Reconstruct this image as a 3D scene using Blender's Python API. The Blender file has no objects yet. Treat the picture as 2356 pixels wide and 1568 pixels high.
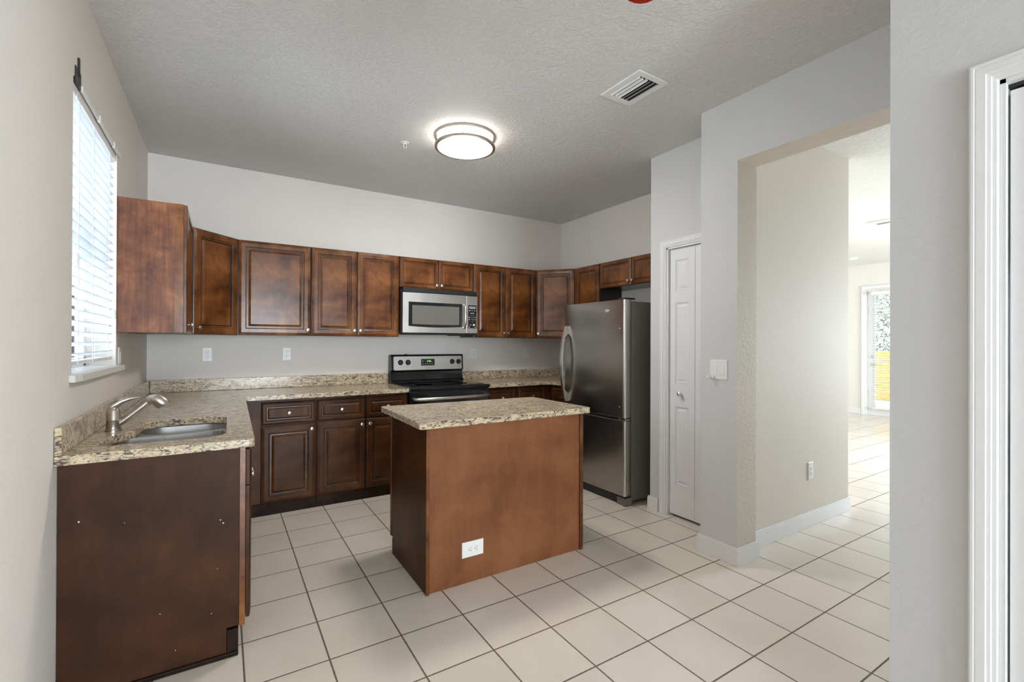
import bpy, bmesh, math, random
from mathutils import Vector, Matrix
random.seed(7)
PI = math.pi
S = bpy.context.scene
COL = S.collection

# ------------------------------------------------------------------ camera
cam_d = bpy.data.cameras.new('camera')
cam_d.sensor_width = 36.0
cam_d.lens = 1066.65 / 2356 * 36.0
cam_d.clip_start = 0.05
cam_d.clip_end = 200
cam = bpy.data.objects.new('camera', cam_d)
COL.objects.link(cam)
_y, _p, _r = math.radians(31.9495), math.radians(0.1445), math.radians(0.2259)
_rv = Vector((math.cos(_y), -math.sin(_y), 0)); _fv = Vector((math.sin(_y), math.cos(_y), 0)); _uv = Vector((0, 0, 1))
_f2 = _fv * math.cos(_p) + _uv * math.sin(_p); _u2 = _uv * math.cos(_p) - _fv * math.sin(_p)
_r3 = _rv * math.cos(_r) + _u2 * math.sin(_r); _u3 = _u2 * math.cos(_r) - _rv * math.sin(_r)
M = Matrix(((_r3.x, _u3.x, -_f2.x, 0.505), (_r3.y, _u3.y, -_f2.y, -4.5891), (_r3.z, _u3.z, -_f2.z, 1.3246), (0, 0, 0, 1)))
cam.matrix_world = M
S.camera = cam

# ------------------------------------------------------------------ exposure, world, daylight
S.view_settings.view_transform = 'Standard'
S.view_settings.look = 'None'
S.view_settings.exposure = 1.15
S.view_settings.gamma = 1.0
S.view_settings.use_curve_mapping = False
wd = bpy.data.worlds.new('sky'); S.world = wd; wd.use_nodes = True
bg = wd.node_tree.nodes['Background']
bg.inputs[0].default_value = (0.80, 0.90, 1.0, 1); bg.inputs[1].default_value = 2.4
S.cycles.max_bounces = 10
S.cycles.diffuse_bounces = 6
S.cycles.glossy_bounces = 4
S.cycles.transparent_max_bounces = 12
S.cycles.sample_clamp_indirect = 6.0

def area(name, loc, direction, sx, sy, power, color):
    d = bpy.data.lights.new(name, 'AREA'); d.shape = 'RECTANGLE'; d.size = sx; d.size_y = sy
    d.energy = power; d.color = color
    o = bpy.data.objects.new(name, d); COL.objects.link(o)
    o.location = loc
    o.rotation_euler = Vector(direction).to_track_quat('-Z', 'Y').to_euler()
    return o
# daylight lamps at the window openings; the dining one is added, unseen fill
area('added_dining_fill', (1.15, -10.12, 1.25), (0, 1, 0), 1.9, 2.2, 165, (0.93, 0.965, 1.0))
area('daylight_kitchen_window', (-0.45, -1.69, 1.80), (1, 0, 0), 1.3, 1.5, 34, (0.84, 0.92, 1.0))
area('daylight_living_windows', (10.95, -4.2, 1.35), (-1, 0, 0), 2.6, 2.2, 270, (0.93, 0.97, 1.0))
area('daylight_living_side_windows', (8.1, -10.15, 1.35), (0, 1, 0), 3.0, 2.2, 480, (0.93, 0.97, 1.0))
sd_ = bpy.data.lights.new('sun', 'SUN'); sd_.energy = 9; sd_.color = (1.0, .93, .83); sd_.angle = .01  # sun added to bounce off the unseen dining floor onto the ceiling
sun = bpy.data.objects.new('sun', sd_); COL.objects.link(sun); sun.location = (0, -10, 12)
sun.rotation_euler = Vector((-.04, .44, -.9)).to_track_quat('-Z', 'Y').to_euler()

# ------------------------------------------------------------------ materials
MATS = {}
def nmat(name):
    m = bpy.data.materials.new(name); m.use_nodes = True
    nt = m.node_tree; b = nt.nodes['Principled BSDF']
    MATS[name] = m
    return m, nt, b
def N(nt, t, **kw):
    n = nt.nodes.new(t)
    for k, v in kw.items(): setattr(n, k, v)
    return n
def setin(n, **kw):
    for k, v in kw.items(): n.inputs[k.replace('_', ' ')].default_value = v
def simple(name, col, rough=0.5, metal=0.0, bump=0.0, bscale=60, spec=0.5, coat=0.0):
    m, nt, b = nmat(name)
    setin(b, Base_Color=(*col, 1), Roughness=rough, Metallic=metal)
    b.inputs['Specular IOR Level'].default_value = spec
    if coat: b.inputs['Coat Weight'].default_value = coat; b.inputs['Coat Roughness'].default_value = .08
    tc = N(nt, 'ShaderNodeTexCoord'); no = N(nt, 'ShaderNodeTexNoise'); setin(no, Scale=bscale, Detail=4.0)
    nt.links.new(tc.outputs['Object'], no.inputs['Vector'])
    # faint tonal variation keeps every surface procedural
    mx = N(nt, 'ShaderNodeMix', data_type='RGBA'); mx.inputs['A'].default_value = (*[c * .96 for c in col], 1); mx.inputs['B'].default_value = (*[min(1, c * 1.03) for c in col], 1)
    nt.links.new(no.outputs['Fac'], mx.inputs['Factor']); nt.links.new(mx.outputs['Result'], b.inputs['Base Color'])
    if bump:
        bp = N(nt, 'ShaderNodeBump'); setin(bp, Strength=bump, Distance=.002)
        nt.links.new(no.outputs['Fac'], bp.inputs['Height']); nt.links.new(bp.outputs['Normal'], b.inputs['Normal'])
    return m
def ramp(nt, stops, src=None, interp='LINEAR'):
    r = N(nt, 'ShaderNodeValToRGB'); cr = r.color_ramp; cr.interpolation = interp
    while len(cr.elements) > 1: cr.elements.remove(cr.elements[-1])
    cr.elements[0].position = stops[0][0]; cr.elements[0].color = (*stops[0][1], 1)
    for p, c in stops[1:]:
        e = cr.elements.new(p); e.color = (*c, 1)
    if src is not None: nt.links.new(src, r.inputs['Fac'])
    return r
def mapping(nt, scale, coord='Object'):
    tc = N(nt, 'ShaderNodeTexCoord'); mp = N(nt, 'ShaderNodeMapping'); mp.inputs['Scale'].default_value = scale
    nt.links.new(tc.outputs[coord], mp.inputs['Vector']); return mp.outputs['Vector']
def noise(nt, vec, scale, detail=4, rough=.55, dist=0.0):
    n = N(nt, 'ShaderNodeTexNoise'); setin(n, Scale=scale, Detail=detail, Roughness=rough, Distortion=dist)
    nt.links.new(vec, n.inputs['Vector']); return n.outputs['Fac']

def plaster(name, col, strength=.35, scale=34, dist=.004):
    """painted knock-down textured drywall"""
    m, nt, b = nmat(name)
    v = mapping(nt, (1, 1, 1))
    a = noise(nt, v, scale, 5, .55, 1.2)
    r = ramp(nt, [(.42, (0, 0, 0)), (.56, (1, 1, 1))], a)
    f = noise(nt, v, 220, 2)
    ad = N(nt, 'ShaderNodeMath', operation='MULTIPLY_ADD'); ad.inputs[1].default_value = .25
    nt.links.new(f, ad.inputs[0]); nt.links.new(r.outputs['Color'], ad.inputs[2])
    bp = N(nt, 'ShaderNodeBump'); setin(bp, Strength=strength, Distance=dist)
    nt.links.new(ad.outputs[0], bp.inputs['Height']); nt.links.new(bp.outputs['Normal'], b.inputs['Normal'])
    c = noise(nt, v, 1.3, 2)
    cr = ramp(nt, [(.3, [x * .975 for x in col]), (.7, [min(1, x * 1.015) for x in col])], c)
    nt.links.new(cr.outputs['Color'], b.inputs['Base Color'])
    setin(b, Roughness=.62); b.inputs['Specular IOR Level'].default_value = .3
    return m
WALL = plaster('wall_paint', (.76, .72, .67), .14, 30)
WALLC = plaster('wall_paint_cool_lit', (.64, .64, .645), .15, 34)  # wall paint with the cool daylight cast mixed into its colour
WALLH = plaster('rough_jamb_warm_lit', (.65, .59, .50), .42, 42)  # wall paint with the warmer, dimmer light on jamb and header mixed in
WALLS = plaster('hall_paint_warm_lit', (.72, .665, .585), .07, 42)  # wall paint with the warm light of the hall put into its colour
CEIL = plaster('ceiling_paint', (.70, .685, .665), .45, 26, .005)
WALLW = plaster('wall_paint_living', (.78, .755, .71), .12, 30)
TRIM = simple('trim_paint', (.80, .80, .80), .32)
DOORW = simple('door_paint', (.78, .78, .785), .38, bump=.06, bscale=90)
PLAST = simple('white_plastic', (.82, .81, .79), .35)
PLASTD = simple('dark_slot', (.03, .03, .03), .6)
NICK = simple('satin_nickel', (.72, .69, .64), .28, 1.0)
CHROME = simple('chrome', (.8, .8, .8), .12, 1.0)
NICKD = simple('faucet_nickel', (.52, .47, .41), .3, 1.0)
BLACKG = simple('black_enamel', (.010, .010, .011), .12, spec=.6)
BLACKM = simple('black_plastic', (.014, .014, .015), .4)
GLASSK = simple('cooktop_glass', (.008, .008, .009), .05, spec=.6)
MARBLE = simple('sill_marble', (.66, .64, .60), .3, bscale=14)
GAPSH = simple('gap_shade', (.02, .02, .02), .9)  # near-black colour for the shade behind door gaps and vent slats
GREEN = None

def floor_mat():
    m, nt, b = nmat('floor_tile')
    s, ox, oy, g = .3059, .8891, -1.0189, .0034
    tc = N(nt, 'ShaderNodeTexCoord'); sp = N(nt, 'ShaderNodeSeparateXYZ'); nt.links.new(tc.outputs['Object'], sp.inputs[0])
    outs = []; ids = []
    for ax, off in (('X', ox), ('Y', oy)):
        a = N(nt, 'ShaderNodeMath', operation='SUBTRACT'); a.inputs[1].default_value = off; nt.links.new(sp.outputs[ax], a.inputs[0])
        d = N(nt, 'ShaderNodeMath', operation='DIVIDE'); d.inputs[1].default_value = s; nt.links.new(a.outputs[0], d.inputs[0])
        r = N(nt, 'ShaderNodeMath', operation='ROUND'); nt.links.new(d.outputs[0], r.inputs[0])
        df = N(nt, 'ShaderNodeMath', operation='SUBTRACT'); nt.links.new(d.outputs[0], df.inputs[0]); nt.links.new(r.outputs[0], df.inputs[1])
        ab = N(nt, 'ShaderNodeMath', operation='ABSOLUTE'); nt.links.new(df.outputs[0], ab.inputs[0]); outs.append(ab.outputs[0])
        fl = N(nt, 'ShaderNodeMath', operation='FLOOR'); nt.links.new(d.outputs[0], fl.inputs[0]); ids.append(fl.outputs[0])
    mn = N(nt, 'ShaderNodeMath', operation='MINIMUM'); nt.links.new(outs[0], mn.inputs[0]); nt.links.new(outs[1], mn.inputs[1])
    mr = N(nt, 'ShaderNodeMapRange'); mr.inputs['From Min'].default_value = g / s * .8; mr.inputs['From Max'].default_value = g / s * 1.25
    nt.links.new(mn.outputs[0], mr.inputs['Value'])
    cb = N(nt, 'ShaderNodeCombineXYZ'); nt.links.new(ids[0], cb.inputs[0]); nt.links.new(ids[1], cb.inputs[1])
    wn = N(nt, 'ShaderNodeTexWhiteNoise'); nt.links.new(cb.outputs[0], wn.inputs['Vector'])
    v = mapping(nt, (1, 1, 1))
    c1 = noise(nt, v, 3.0, 3); c2 = noise(nt, v, 60, 3)
    am = N(nt, 'ShaderNodeMath', operation='MULTIPLY_ADD'); am.inputs[1].default_value = .35; nt.links.new(wn.outputs['Value'], am.inputs[0]); nt.links.new(c1, am.inputs[2])
    tr = ramp(nt, [(.3, (.68, .62, .54)), (.95, (.76, .70, .615))], am.outputs[0])
    gr = ramp(nt, [(.3, (.10, .075, .05)), (.7, (.20, .155, .11))], c2)
    mx = N(nt, 'ShaderNodeMix', data_type='RGBA'); nt.links.new(mr.outputs['Result'], mx.inputs['Factor'])
    nt.links.new(gr.outputs['Color'], mx.inputs['A']); nt.links.new(tr.outputs['Color'], mx.inputs['B'])
    nt.links.new(mx.outputs['Result'], b.inputs['Base Color'])
    rr = N(nt, 'ShaderNodeMapRange'); rr.inputs['To Min'].default_value = .8; rr.inputs['To Max'].default_value = .2
    nt.links.new(mr.outputs['Result'], rr.inputs['Value']); nt.links.new(rr.outputs['Result'], b.inputs['Roughness'])
    bp = N(nt, 'ShaderNodeBump'); setin(bp, Strength=.5, Distance=.002); nt.links.new(mr.outputs['Result'], bp.inputs['Height'])
    nt.links.new(bp.outputs['Normal'], b.inputs['Normal'])
    return m
FLOOR = floor_mat()

def wood(name, dark, mid, light, rough=.28, scale=5.0, grain=.35, coat=.35, spec=.5):
    m, nt, b = nmat(name)
    v = mapping(nt, (1, 1, 1)); vg = mapping(nt, (1, 1, .06))
    a = noise(nt, v, scale, 5, .6, .3); g = noise(nt, vg, 55, 5, .6, .2)
    ad = N(nt, 'ShaderNodeMath', operation='MULTIPLY_ADD'); ad.inputs[1].default_value = grain
    sb = N(nt, 'ShaderNodeMath', operation='SUBTRACT'); sb.inputs[1].default_value = .5; nt.links.new(g, sb.inputs[0])
    nt.links.new(sb.outputs[0], ad.inputs[0]); nt.links.new(a, ad.inputs[2])
    r = ramp(nt, [(.34, dark), (.5, mid), (.66, light)], ad.outputs[0])
    nt.links.new(r.outputs['Color'], b.inputs['Base Color'])
    setin(b, Roughness=rough); b.inputs['Specular IOR Level'].default_value = spec
    b.inputs['Coat Weight'].default_value = coat; b.inputs['Coat Roughness'].default_value = .18
    bp = N(nt, 'ShaderNodeBump'); setin(bp, Strength=.05, Distance=.001); nt.links.new(g, bp.inputs['Height']); nt.links.new(bp.outputs['Normal'], b.inputs['Normal'])
    return m
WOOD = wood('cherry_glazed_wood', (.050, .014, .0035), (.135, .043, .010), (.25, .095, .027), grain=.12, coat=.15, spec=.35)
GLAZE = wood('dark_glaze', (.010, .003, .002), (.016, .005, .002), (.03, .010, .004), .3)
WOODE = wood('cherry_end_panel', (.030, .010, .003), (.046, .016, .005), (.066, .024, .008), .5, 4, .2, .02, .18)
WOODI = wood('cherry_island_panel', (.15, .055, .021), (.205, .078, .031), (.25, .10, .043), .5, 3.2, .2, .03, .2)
WOODB = wood('cherry_base_shaded', (.030, .010, .003), (.060, .021, .006), (.095, .036, .011), .38, coat=.0, spec=.16, grain=.15)  # same cherry wood, weaker light on the lower cabinets put into the colour
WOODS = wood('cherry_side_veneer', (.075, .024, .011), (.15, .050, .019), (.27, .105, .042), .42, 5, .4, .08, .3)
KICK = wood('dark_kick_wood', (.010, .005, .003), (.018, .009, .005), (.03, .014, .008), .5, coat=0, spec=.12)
FANW = simple('red_fan_blade', (.42, .02, .008), .3)

def granite():
    m, nt, b = nmat('granite')
    v = mapping(nt, (1, 1, 1)); vs = mapping(nt, (.42, 1, 1))
    a = noise(nt, vs, 38, 5, .6, .6)
    base = ramp(nt, [(.28, (.27, .20, .14)), (.40, (.46, .37, .27)), (.50, (.62, .50, .32)), (.60, (.67, .57, .42)), (.75, (.66, .45, .21))], a)
    vd = mapping(nt, (.36, 1, 1))
    d = noise(nt, vd, 84, 5, .66, 1.3)
    dr = ramp(nt, [(.53, (0, 0, 0)), (.56, (1, 1, 1))], d)
    g = noise(nt, v, 55, 3, .6, 1.0); grr = ramp(nt, [(.56, (0, 0, 0)), (.62, (1, 1, 1))], g)
    mx0 = N(nt, 'ShaderNodeMix', data_type='RGBA'); mx0.inputs['B'].default_value = (.27, .235, .235, 1)
    sc = N(nt, 'ShaderNodeMath', operation='MULTIPLY'); sc.inputs[1].default_value = .7; nt.links.new(grr.outputs['Color'], sc.inputs[0])
    nt.links.new(sc.outputs[0], mx0.inputs['Factor']); nt.links.new(base.outputs['Color'], mx0.inputs['A'])
    mx = N(nt, 'ShaderNodeMix', data_type='RGBA'); mx.inputs['B'].default_value = (.055, .045, .045, 1)
    s2 = N(nt, 'ShaderNodeMath', operation='MULTIPLY'); s2.inputs[1].default_value = .88; nt.links.new(dr.outputs['Color'], s2.inputs[0])
    nt.links.new(s2.outputs[0], mx.inputs['Factor']); nt.links.new(mx0.outputs['Result'], mx.inputs['A'])
    vo = N(nt, 'ShaderNodeTexVoronoi'); setin(vo, Scale=42.0, Randomness=1.0); nt.links.new(v, vo.inputs['Vector'])
    rr = ramp(nt, [(.10, (1, 1, 1)), (.15, (0, 0, 0))], vo.outputs['Distance'])
    vc = ramp(nt, [(.80, (0, 0, 0)), (.82, (1, 1, 1))], vo.outputs['Color'])
    ml = N(nt, 'ShaderNodeMath', operation='MULTIPLY'); nt.links.new(rr.outputs['Color'], ml.inputs[0]); nt.links.new(vc.outputs['Color'], ml.inputs[1])
    mx2 = N(nt, 'ShaderNodeMix', data_type='RGBA'); mx2.inputs['B'].default_value = (.10, .012, .012, 1)
    nt.links.new(ml.outputs[0], mx2.inputs['Factor']); nt.links.new(mx.outputs['Result'], mx2.inputs['A'])
    nt.links.new(mx2.outputs['Result'], b.inputs['Base Color']); setin(b, Roughness=.16); b.inputs['Specular IOR Level'].default_value = .32
    return m
GRAN = granite()

def steel(name, col, rough=.3, axis=(1, 1, 60), amt=.12):
    m, nt, b = nmat(name)
    v = mapping(nt, axis); a = noise(nt, v, 6, 4, .6)
    v2 = mapping(nt, (1, 1, 1)); big = noise(nt, v2, 2.2, 3, .5, .6)
    r = ramp(nt, [(.3, [c * .9 for c in col]), (.7, [min(1, c * 1.08) for c in col])], a)
    nt.links.new(r.outputs['Color'], b.inputs['Base Color'])
    mr = N(nt, 'ShaderNodeMapRange'); mr.inputs['To Min'].default_value = max(.05, rough - amt); mr.inputs['To Max'].default_value = rough + amt
    nt.links.new(big, mr.inputs['Value']); nt.links.new(mr.outputs['Result'], b.inputs['Roughness'])
    setin(b, Metallic=1.0)
    return m
STEEL = steel('stainless_steel', (.62, .60, .57), .33, (60, 1, 1))
STEELF = steel('fridge_steel', (.42, .39, .37), .24, (1, 1, 60), .08)
STEELS = steel('sink_steel', (.66, .65, .64), .28, (1, 30, 1))
FSIDE = simple('fridge_side_grey', (.20, .182, .163), .42, .25, bump=.05, bscale=200)
def emit(name, col, s):
    m, nt, b = nmat(name)
    setin(b, Base_Color=(*col, 1)); b.inputs['Emission Color'].default_value = (*col, 1); b.inputs['Emission Strength'].default_value = s
    return m
LAMPM = emit('lit_diffuser', (1.0, .955, .88), 33.0)
LAMPS = emit('lit_diffuser_side', (1.0, .955, .88), 4.5)
GREEN = emit('green_display', (.25, 1.0, .08), 1.2)
def glass(name, tint=(.95, .98, 1), refl=.5):
    m, nt, b = nmat(name)
    out = nt.nodes['Material Output']; tr = N(nt, 'ShaderNodeBsdfTransparent'); tr.inputs[0].default_value = (*tint, 1)
    gl = N(nt, 'ShaderNodeBsdfGlossy'); gl.inputs['Roughness'].default_value = .03
    fr = N(nt, 'ShaderNodeFresnel'); mx = N(nt, 'ShaderNodeMixShader')
    nt.links.new(fr.outputs[0], mx.inputs[0]); nt.links.new(tr.outputs[0], mx.inputs[1]); nt.links.new(gl.outputs[0], mx.inputs[2])
    nt.links.new(mx.outputs[0], out.inputs[0]); return m
GLASS = glass('window_glass')
OVENG = simple('microwave_glass', (.20, .195, .175), .12, .3)
def slatm():
    m, nt, b = nmat('blind_slat'); setin(b, Base_Color=(.84, .84, .84, 1), Roughness=.4)
    out = nt.nodes['Material Output']; t = N(nt, 'ShaderNodeBsdfTranslucent'); t.inputs[0].default_value = (.8, .84, .9, 1)
    mx = N(nt, 'ShaderNodeMixShader'); mx.inputs[0].default_value = .35
    nt.links.new(b.outputs[0], mx.inputs[1]); nt.links.new(t.outputs[0], mx.inputs[2]); nt.links.new(mx.outputs[0], out.inputs[0]); return m
SLAT = slatm()
FENCE = simple('yellow_fence_paint', (.50, .26, .075), .7)
LEAF = simple('leaf_green', (.075, .10, .055), .6)
BARK = simple('bark', (.10, .07, .05), .8)
STUCCO = simple('peach_stucco', (.80, .62, .48), .9)
GRASS = simple('grass', (.30, .33, .18), .95)

# ------------------------------------------------------------------ mesh builder
class MB:
    def __init__(s): s.v = []; s.f = []; s.m = []; s.sm = []
    def add(s, vs, fs, mi=0, smooth=False):
        o = len(s.v); s.v += [tuple(v) for v in vs]
        for f in fs: s.f.append([i + o for i in f]); s.m.append(mi); s.sm.append(smooth)
        return s
    def box(s, x0, x1, y0, y1, z0, z1, mi=0):
        x0, x1 = sorted((x0, x1)); y0, y1 = sorted((y0, y1)); z0, z1 = sorted((z0, z1))
        vs = [(x, y, z) for z in (z0, z1) for y in (y0, y1) for x in (x0, x1)]
        return s.add(vs, [(0, 2, 3, 1), (4, 5, 7, 6), (0, 1, 5, 4), (2, 6, 7, 3), (0, 4, 6, 2), (1, 3, 7, 5)], mi)
    def prism(s, poly, z0, z1, mi=0, tf=None):
        n = len(poly); vs = [(x, y, z0) for x, y in poly] + [(x, y, z1) for x, y in poly]
        if tf: vs = [tf(Vector(v)) for v in vs]
        fs = [list(range(n))[::-1], list(range(n, 2 * n))] + [(i, (i + 1) % n, (i + 1) % n + n, i + n) for i in range(n)]
        return s.add(vs, fs, mi)
    def tube(s, pts, r, seg=10, mi=0, cap=True):
        pts = [Vector(p) for p in pts]; rs = r if isinstance(r, (list, tuple)) else [r] * len(pts)
        vs = []; up = None
        for i, p in enumerate(pts):
            t = (pts[min(i + 1, len(pts) - 1)] - pts[max(i - 1, 0)]).normalized()
            if up is None: up = t.orthogonal().normalized()
            up = (up - t * up.dot(t)).normalized(); w = t.cross(up)
            vs += [p + (up * math.cos(2 * PI * k / seg) + w * math.sin(2 * PI * k / seg)) * rs[i] for k in range(seg)]
        fs = []
        for i in range(len(pts) - 1):
            for k in range(seg): fs.append((i * seg + k, i * seg + (k + 1) % seg, (i + 1) * seg + (k + 1) % seg, (i + 1) * seg + k))
        s.add(vs, fs, mi, True)
        if cap:
            o = len(s.v) - len(vs)
            s.f.append([o + k for k in range(seg)][::-1]); s.m.append(mi); s.sm.append(False)
            s.f.append([o + (len(pts) - 1) * seg + k for k in range(seg)]); s.m.append(mi); s.sm.append(False)
        return s
    def lathe(s, prof, c=(0, 0, 0), axis=(0, 0, 1), seg=24, mi=0):
        """prof: (radius, distance along axis)"""
        q = Vector((0, 0, 1)).rotation_difference(Vector(axis)); c = Vector(c); vs = []
        for r, h in prof:
            vs += [c + q @ Vector((r * math.cos(2 * PI * k / seg), r * math.sin(2 * PI * k / seg), h)) for k in range(seg)]
        fs = [(i * seg + k, i * seg + (k + 1) % seg, (i + 1) * seg + (k + 1) % seg, (i + 1) * seg + k) for i in range(len(prof) - 1) for k in range(seg)]
        o = len(s.v); s.add(vs, fs, mi, True)
        if prof[0][0] > 1e-5: s.f.append([o + k for k in range(seg)][::-1]); s.m.append(mi); s.sm.append(False)
        if prof[-1][0] > 1e-5: s.f.append([o + (len(prof) - 1) * seg + k for k in range(seg)]); s.m.append(mi); s.sm.append(False)
        return s
    def rings(s, w, h, prof, origin=(0, 0, 0), mis=None):
        """raised panel lying in local x/z, front toward -y; prof: (inset, forward)"""
        ox, oy, oz = origin; vs = []
        for ins, d in prof:
            vs += [(ox + ins, oy - d, oz + ins), (ox + w - ins, oy - d, oz + ins), (ox + w - ins, oy - d, oz + h - ins), (ox + ins, oy - d, oz + h - ins)]
        o = len(s.v); s.v += vs; n = len(prof)
        s.f.append([o, o + 3, o + 2, o + 1]); s.m.append(0); s.sm.append(False)
        for i in range(n - 1):
            for k in range(4):
                s.f.append([o + i * 4 + k, o + i * 4 + (k + 1) % 4, o + (i + 1) * 4 + (k + 1) % 4, o + (i + 1) * 4 + k])
                s.m.append(mis[i] if mis else 0); s.sm.append(False)
        s.f.append([o + (n - 1) * 4 + k for k in range(4)]); s.m.append(0); s.sm.append(False)
        return s
    def build(s, name, mats, parent=None, loc=None, bevel=0, rot=None, seg=2, sharp=40):
        me = bpy.data.meshes.new(name); me.from_pydata(s.v, [], s.f); me.update()
        bm = bmesh.new(); bm.from_mesh(me)
        for i, f in enumerate(bm.faces): f.material_index = s.m[i]; f.smooth = s.sm[i]
        bmesh.ops.recalc_face_normals(bm, faces=bm.faces); bm.to_mesh(me); bm.free()
        for m in (mats if isinstance(mats, (list, tuple)) else [mats]): me.materials.append(m)
        if any(s.sm): me.set_sharp_from_angle(angle=math.radians(sharp))
        o = bpy.data.objects.new(name, me); COL.objects.link(o)
        if loc: o.location = loc
        if rot: o.rotation_euler = rot
        if parent: o.parent = parent
        if bevel:
            b = o.modifiers.new('bevel', 'BEVEL'); b.width = bevel; b.segments = seg; b.limit_method = 'ANGLE'; b.angle_limit = math.radians(50)
        return o
def tag(o, label=None, cat=None, group=None, kind=None):
    if label: o['label'] = label
    if cat: o['category'] = cat
    if group: o['group'] = group
    if kind: o['kind'] = kind
    return o
def thing(name, label, cat, loc=(0, 0, 0), rz=0, group=None, kind=None):
    o = bpy.data.objects.new(name, None); COL.objects.link(o); o.location = loc; o.rotation_euler = (0, 0, rz)
    o.empty_display_size = .1
    return tag(o, label, cat, group, kind)
def struct(name, mb, m, label=None, cat=None, bevel=0, **k):
    o = mb.build(name, m, bevel=bevel, **k); return tag(o, label, cat, kind='structure')
def fill_slab(outer, holes, z0, z1):
    """flat slab with holes as (verts, faces)"""
    bm = bmesh.new(); loops = []
    for lp in [outer] + holes:
        vs = [bm.verts.new((x, y, z1)) for x, y in lp]; loops.append(vs)
        for i in range(len(vs)): bm.edges.new((vs[i], vs[(i + 1) % len(vs)]))
    bmesh.ops.triangle_fill(bm, use_beauty=True, edges=bm.edges[:])
    r = bmesh.ops.extrude_face_region(bm, geom=bm.faces[:])
    for v in [g for g in r['geom'] if isinstance(g, bmesh.types.BMVert)]: v.co.z = z0
    bm.verts.index_update()
    V = [tuple(v.co) for v in bm.verts]; F = [[v.index for v in f.verts] for f in bm.faces]; bm.free()
    return V, F
def rrect(x0, x1, y0, y1, r, n=6):
    pts = []
    for cx, cy, a0 in ((x1 - r, y0 + r, -90), (x1 - r, y1 - r, 0), (x0 + r, y1 - r, 90), (x0 + r, y0 + r, 180)):
        for i in range(n + 1):
            a = math.radians(a0 + 90 * i / n); pts.append((cx + r * math.cos(a), cy + r * math.sin(a)))
    return pts
def text_part(name, body, size, mat, parent, loc, rot, depth=.0004):
    cu = bpy.data.curves.new(name, 'FONT'); cu.body = body; cu.size = size; cu.extrude = depth; cu.align_x = 'CENTER'; cu.align_y = 'CENTER'
    t = bpy.data.objects.new('tmp', cu); COL.objects.link(t)
    dg = bpy.context.evaluated_depsgraph_get(); me = bpy.data.meshes.new_from_object(t.evaluated_get(dg))
    bpy.data.objects.remove(t); me.name = name; me.materials.clear(); me.materials.append(mat)
    o = bpy.data.objects.new(name, me); COL.objects.link(o); o.parent = parent; o.location = loc; o.rotation_euler = rot
    return o

# ------------------------------------------------------------------ dimensions
H = 2.798; W = 4.088; P = 3.41; Q = 3.108; QT = .199; R = 2.29; F = 10.7
PC = -2.027; QE = -2.704; QF = -2.953; HG = -2.870; HT = 2.416; HX = 4.74; RE = -3.979; YB = -10.0

# ------------------------------------------------------------------ room shell
m = MB().box(-.2, F + .2, YB - .2, .8, -.1, 0); struct('floor', m, FLOOR, 'glossy cream square floor tiles with dark brown grout', 'floor')
m = MB().box(-.2, F + .2, YB - .2, .8, H, H + .1); struct('ceiling', m, CEIL, 'pale grey knockdown textured ceiling', 'ceiling')
WY0, WY1, WZ0, WZ1 = -2.125, -1.235, 1.19, 2.375      # kitchen window opening
m = MB().box(-.2, 0, WY1, .15, 0, H).box(-.2, 0, YB, WY0, 0, H).box(-.2, 0, WY0, WY1, 0, WZ0 - .03).box(-.2, 0, WY0, WY1, WZ1, H)
struct('wall_left', m, WALL, 'cream painted wall with the blind covered window', 'wall')
m = MB().box(0, W + .15, 0, .15, 0, H); struct('wall_back', m, WALL, 'back wall behind the range and wall cabinets', 'wall')
m = MB().box(W, W + .15, PC, 0, 0, H); struct('wall_right', m, WALL, 'wall behind the refrigerator and right cabinets', 'wall')
PD0, PD1, PDZ = -2.183, -2.648, 2.055      # pantry door opening
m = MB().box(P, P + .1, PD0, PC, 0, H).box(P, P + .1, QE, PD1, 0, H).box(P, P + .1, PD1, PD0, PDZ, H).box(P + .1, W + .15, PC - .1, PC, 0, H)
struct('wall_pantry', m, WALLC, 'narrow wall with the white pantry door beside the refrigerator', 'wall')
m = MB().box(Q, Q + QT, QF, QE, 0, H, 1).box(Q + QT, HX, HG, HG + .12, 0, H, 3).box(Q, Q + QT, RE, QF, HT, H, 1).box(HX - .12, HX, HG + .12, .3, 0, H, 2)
m.m[4] = 0; m.m[16] = 0; m.m[3] = 0  # kitchen-side faces take the colour with the cool daylight cast
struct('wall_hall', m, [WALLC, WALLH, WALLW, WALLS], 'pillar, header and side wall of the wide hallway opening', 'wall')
ND0, ND1, NDZ = -4.222, -5.15, 2.04
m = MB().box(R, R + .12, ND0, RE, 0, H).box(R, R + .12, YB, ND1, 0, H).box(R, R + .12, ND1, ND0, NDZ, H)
m.box(R + .12, 6.6, RE - .12, RE, 0, H)  # unseen wall, lengthened to keep far room light off the hall wall
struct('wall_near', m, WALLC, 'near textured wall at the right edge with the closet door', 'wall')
m = MB().box(HX, F + .15, .3, .45, 0, H); struct('wall_living_back', m, WALLW, 'back wall of the bright far room', 'wall')
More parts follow.
